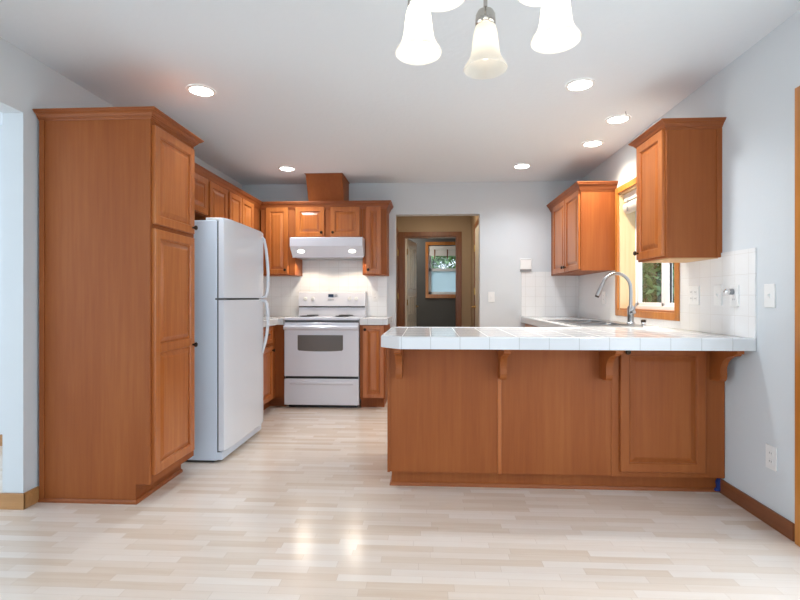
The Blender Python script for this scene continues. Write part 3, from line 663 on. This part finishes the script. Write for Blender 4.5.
# ================================================================== RANGE HOOD
hd = thing('range_hood', 'white range hood with two lights mounted over the stove', 'range hood', (-1.07, 5.05, 1.55))
HX_0, HX_1 = -1.436, -.676+.0
MB().prism([(YB-.01, 1.75), (4.845, 1.75), (4.83, 1.742), (4.83, 1.655), (4.925, 1.56), (4.925, 1.545), (4.94, 1.545), (4.94, 1.56), (YB-.01, 1.60)], 'x', HX_0, HX_1).obj('hood_shell', 'range', hd)
box(HX_0+.03, HX_1-.03, 4.945, YB-.03, 1.545, 1.575).obj('filter_panel', 'steel', hd)
for x in (-1.33, -.79):
    el = MB(); nn = Vector((0, -.70, -.70)); tt = Vector((0, .70, -.70)); c_ = Vector((x, 4.8775, 1.6075))
    el.loops([[tuple(c_+Vector((1,0,0))*(.038)*k*cos(2*pi*q/20)+tt*.022*k*sin(2*pi*q/20)+nn*h) for q in range(20)] for k, h in ((1, -.004), (1, .002), (.8, .006), (.3, .008))])
    el.smooth = True; el.obj('hood_lamp', 'hoodlens', hd)
    lamp('hood_spot', 'SPOT', (x, 5.0, 1.525), 5, (1, .86, .68), (0, 0, 0), spot_size=radians(150), spot_blend=.25, shadow_soft_size=.03)

# ================================================================== WALL FITTINGS
th_ = thing('thermostat', 'white wall thermostat above the tile near the far corner', 'thermostat', (1.092, YB, 1.42))
box(1.03, 1.155, YB-.028, YB, 1.437, 1.555, bev=.006).obj('housing', 'plastic', th_)
box(1.032, 1.153, YB-.030, YB, 1.42, 1.438, bev=.003).obj('lower_cover', 'greyplastic', th_)
box(1.036, 1.15, YB-.0285, YB-.02, 1.545, 1.549).obj('vent_slot', 'greyplastic', th_)
def plate(name, label, cat, face, u, z, w, kind, gang=1):
    t = thing(name, label, cat, to3(face, u, z-.06, w)); wd = .036*1+.023*(gang-1)
    def B(ua, ub, za, zb, wa, wb, nm, m, par=t, bev=.001):
        a = to3(face, ua, za, wa); b = to3(face, ub, zb, wb); return box(a[0], b[0], a[1], b[1], za, zb, bev=bev).obj(nm, m, par)
    B(u-wd, u+wd, z-.058, z+.058, w, w+.006, 'cover_plate', 'plastic', bev=.002)
    cs_ = [u] if gang == 1 else [u-.023, u+.023]
    for c in cs_:
        if kind == 'switch':
            B(c-.006, c+.006, z-.012, z+.012, w+.005, w+.0085, 'switch_base', 'plastic'); B(c-.004, c+.004, z-.002, z+.009, w+.006, w+.016, 'toggle', 'plastic')
        else:
            for dz in (-.02, .02):
                r = B(c-.014, c+.014, z+dz-.014, z+dz+.014, w+.004, w+.0075, 'receptacle', 'plastic')
                for du in (-.006, .006): B(c+du-.001, c+du+.001, z+dz-.003, z+dz+.006, w+.0072, w+.0079, 'slot', 'black', r, 0)
    return t
plate('light_switch', 'white light switch on the back wall right of the hall opening', 'switch', '-y', .714, 1.128, -YB, 'switch')
plate('wall_outlet', 'white outlet on the tile in the far corner behind the faucet', 'outlet', '-x', 4.56, 1.12, -WR+.008, 'outlet')
plate('wall_outlet', 'double white outlet on the tile just right of the window', 'outlet', '-x', 3.045, 1.133, -WR+.008, 'outlet', 2)
plate('light_switch', 'white switch on the tile between the double outlet and the plugged outlet', 'switch', '-x', 2.80, 1.133, -WR+.008, 'switch')
plate('wall_outlet', 'white outlet on the tile with a grey plug in its top socket', 'outlet', '-x', 2.655, 1.128, -WR+.008, 'outlet')
plate('light_switch', 'white switch on the painted wall between tile edge and patio door', 'switch', '-x', 2.40, 1.128, -WR, 'switch')
plate('wall_outlet', 'white outlet low on the painted wall below the counter end', 'outlet', '-x', 2.39, .336, -WR, 'outlet')
plate('wall_outlet', 'white outlet on the tile right of the stove backguard', 'outlet', '-y', -.60, 1.14, -YB+.008, 'outlet')
plg = thing('night_light_plug', 'small grey plug-in night light on the rightmost tile outlet', 'night light', (WR-.03, 2.665, 1.15))
MB().box(WR-.034, WR-.0155, 2.645, 2.675, 1.135, 1.168, .006).obj('plug_body', 'greyplastic', plg)
MB().lathe([(.012, 0), (.016, .008), (.015, .02), (.006, .028)], (WR-.034, 2.66, 1.152), 14, 'x', flip=-1).obj('lens', 'chrome', plg)
# blue masking tape scrap
tb = MB(); tb.prism([(1.645, .012), (1.66, .03), (1.655, .06), (1.668, .088), (1.678, .07), (1.672, .035), (1.677, .012)], 'y', 2.775, 2.797)
tag(tb.obj('masking_tape_scrap', 'tape'), 'scrap of blue tape at the toe kick by the right wall', 'tape')

# ---- blind in the sink window
bl = thing('window_blind', 'white blind rolled up at the top of the sink window', 'blind', (1.76, 3.76, 1.88))
by0, by1 = WY0+.02, WY1-.016
box(1.715, 1.775, by0, by1, 1.955, 2.02, bev=.004).obj('headrail', 'plastic', bl)
rb = MB()
pr = []
for k in range(14):
    a = 2*pi*k/14; pr.append((1.745+.045*cos(a)*(1+.12*sin(3*a)), 1.90+.048*sin(a)))
rb.prism(pr, 'y', by0+.01, by1-.008); rb.smooth = True; rb.obj('rolled_fabric', 'blind', bl)
for y in (by1-.10, by0+.1): MB().box(1.70, 1.706, y-.008, y+.008, 1.86, 1.96).obj('tie_strap', 'greyplastic', bl)
lb = thing('window_blind', 'cream blind raised at the top of the laundry room window', 'blind', (.4, BY+.03, 1.85))
box(BX0+.01, BX1-.01, BY+.0, BY+.04, 1.955, 2.02).obj('headrail', 'blind', lb)
MB().prism([(BY+.005, 1.95), (BY+.035, 1.95), (BY+.045, 1.86), (BY+.0, 1.85)], 'x', BX0+.012, BX1-.012).obj('gathered_fabric', 'blind', lb)
for x in (.12, .34, .56): box(x-.01, x+.01, BY-.004, BY+.004, 1.80, 1.96).obj('tie_strap', 'hallwood', lb)

# ================================================================== RECESSED LIGHTS
cans = [(-1.425, 2.893, 'leftmost recessed ceiling light, the one nearest the tall pantry', 7), (-1.42, 4.68, 'recessed ceiling light in the back left above the stove corner', 7), (.932, 4.71, 'recessed ceiling light in front of the thermostat wall', 7),
        (.931, 2.93, 'recessed ceiling light nearest the chandelier on the right', 9), (1.388, 3.51, 'recessed ceiling light with a small hook beside it', 8), (1.392, 4.05, 'recessed ceiling light over the sink beyond the hook', 9)]
c0 = None
def copytree(o, loc, label):
    r = o.copy(); C.objects.link(r); r.location = loc; r['label'] = label
    for ch in list(o.children):
        c = ch.copy(); C.objects.link(c); c.parent = r
    return r
for (x, y, lab, en) in cans:
    if c0 is None:
        c0 = thing('recessed_light', lab, 'ceiling light', (x, y, ZC-.012), 'recessed ceiling lights')
        MB().lathe([(.088, .0115), (.086, .006), (.074, .003), (.069, .005), (.069, .011)], (x, y, ZC-.012), 32, caps=False).obj('trim_ring', 'trimwhite', c0)
        MB().lathe([(.0, .0115), (.0695, .0115), (.0695, .008), (.0, .0065)], (x, y, ZC-.012), 32).obj('lens', 'lens', c0)
    else: copytree(c0, (x, y, ZC-.012), lab)
    lamp('downlight', 'SPOT', (x, y, ZC-.018), en*5.2, ((.90, .95, 1) if x < 1.2 else (1, .88, .70)), (0, 0, 0), spot_size=radians(92 if lab.startswith('leftmost') else 140), spot_blend=.8, shadow_soft_size=.06)
hk = MB(); hk.tube([(1.386, 3.37, 2.441), (1.386, 3.37, 2.425), (1.389, 3.376, 2.412), (1.39, 3.37, 2.402), (1.386, 3.362, 2.404)], .0025, 6)
tag(hk.obj('ceiling_hook', 'greyplastic'), 'small hook in the ceiling next to a recessed light', 'hook')

# ================================================================== CHANDELIER
cx, cy = .165, 1.36; SB = 1.88
ch = thing('chandelier', 'five arm nickel chandelier with white bell glass shades', 'chandelier', (cx, cy, ZC))
MB().lathe([(.0, 0), (.065, 0), (.065, -.012), (.05, -.03), (.012, -.035), (.0, -.035)], (cx, cy, ZC), 28).obj('canopy', 'nickel', ch)
MB().tube([(cx, cy, ZC-.03), (cx, cy, 2.24)], .006, 8).obj('stem', 'nickel', ch)
MB().lathe([(.0, .2), (.012, .19), (.018, .15), (.034, .11), (.04, .08), (.03, .05), (.014, .03), (.018, .01), (.0, -.01)], (cx, cy, 2.058), 24).obj('hub', 'nickel', ch)
RR = .222
for i, dg in enumerate((83, 15, 151, -56, -128)):
    a = radians(dg); dx, dy = cos(a), sin(a)
    P = lambda r, z: (cx+dx*r, cy+dy*r, z)
    arm = MB().tube([P(.02, 2.118), P(.07, 2.088), P(.13, 2.093), P(.18, 2.128), P(.21, 2.143), P(RR, 2.128), P(RR, 2.088)], .0065, 8).obj('arm', 'nickel', ch)
    MB().lathe([(.0, .0), (.026, 0), (.032, -.012), (.034, -.04), (.030, -.046), (.0, -.046)], (*P(RR, 2.045)[:2], 2.073), 20).obj('socket_cup', 'nickel', arm)
    sh = MB(); T_ = .003
    out = [(.033, .142), (.039, .12), (.0425, .09), (.046, .06), (.051, .040), (.060, .022), (.069, .010), (.0725, .002), (.071, -.001)]
    inn = [(.069, .004), (.057, .020), (.048, .038), (.043, .06), (.0395, .09), (.036, .12), (.030, .142)]
    sh.lathe(out+inn, (*P(RR, 0)[:2], SB), 32, caps=False); sh.obj('glass_shade', 'shade', arm)
    MB().lathe([(.0, .035), (.012, .038), (.022, .055), (.024, .075), (.014, .10), (.011, .135), (.0, .135)], (*P(RR, 0)[:2], SB), 16).obj('bulb', mat('bulb_dim', (1,1,1), .5, emit=(1, .93, .82), estr=2.2) if i == 0 else mat('bulb_glow', (1,1,1), .5, emit=(1, .93, .82), estr=30), arm)

# ================================================================== OUTSIDE
struct('ground', MB().box(2.0, 12, -8, 14, -.3, -.06), 'ground')
struct('ground_behind', MB().box(-8, 2.0, 8.45, 16, -.3, -.06), 'ground')
def shrub(name, label, c, rx, ry, h, n, seed, lm='leaf'):
    rnd = random.Random(seed); t = thing(name, label, 'shrub', c)
    st = MB()
    for k in range(6):
        a = rnd.uniform(0, 2*pi); st.tube([(c[0], c[1], c[2]), (c[0]+rx*.3*cos(a), c[1]+ry*.3*sin(a), c[2]+h*.4), (c[0]+rx*.6*cos(a), c[1]+ry*.6*sin(a), c[2]+h*.8)], [.03, .02, .008], 6)
    st.obj('stem', 'bark', t)
    mbs = [MB(), MB()]
    for k in range(n):
        u = rnd.uniform(-1, 1); a = rnd.uniform(0, 2*pi); q = (1-u*u)**.5; r = rnd.uniform(.6, 1)
        p = Vector((c[0]+rx*q*cos(a)*r, c[1]+ry*q*sin(a)*r, c[2]+h*.52+h*.48*u*r))
        R = Matrix.Rotation(rnd.uniform(0, 2*pi), 3, 'Z') @ Matrix.Rotation(rnd.uniform(-1.1, 1.1), 3, 'X') @ Matrix.Rotation(rnd.uniform(-.8, .8), 3, 'Y')
        s_ = rnd.uniform(.04, .085); bm = mbs[rnd.random() < .4].bm
        vs = [bm.verts.new(p+R @ Vector(q_)*s_) for q_ in ((0, -1, 0), (.45, -.1, .12), (0, 1, -.1), (-.45, -.1, .12))]
        bm.faces.new((vs[0], vs[1], vs[2])); bm.faces.new((vs[0], vs[2], vs[3]))
    mbs[0].obj('foliage', 'leaf', t); mbs[1].obj('foliage', 'leaf2', t)
shrub('shrub', 'leafy green shrub outside the sink window', (3.25, 6.1, -.06), .8, 1.1, 2.5, 9000, 1)
shrub('shrub', 'second leafy shrub outside, right part of the sink window view', (3.9, 8.9, -.06), 1.0, 1.3, 3.0, 4200, 2)
shrub('shrub', 'dark green shrub seen through the upper laundry window', (.7, 10.6, -.06), 1.5, .8, 2.7, 9000, 3)
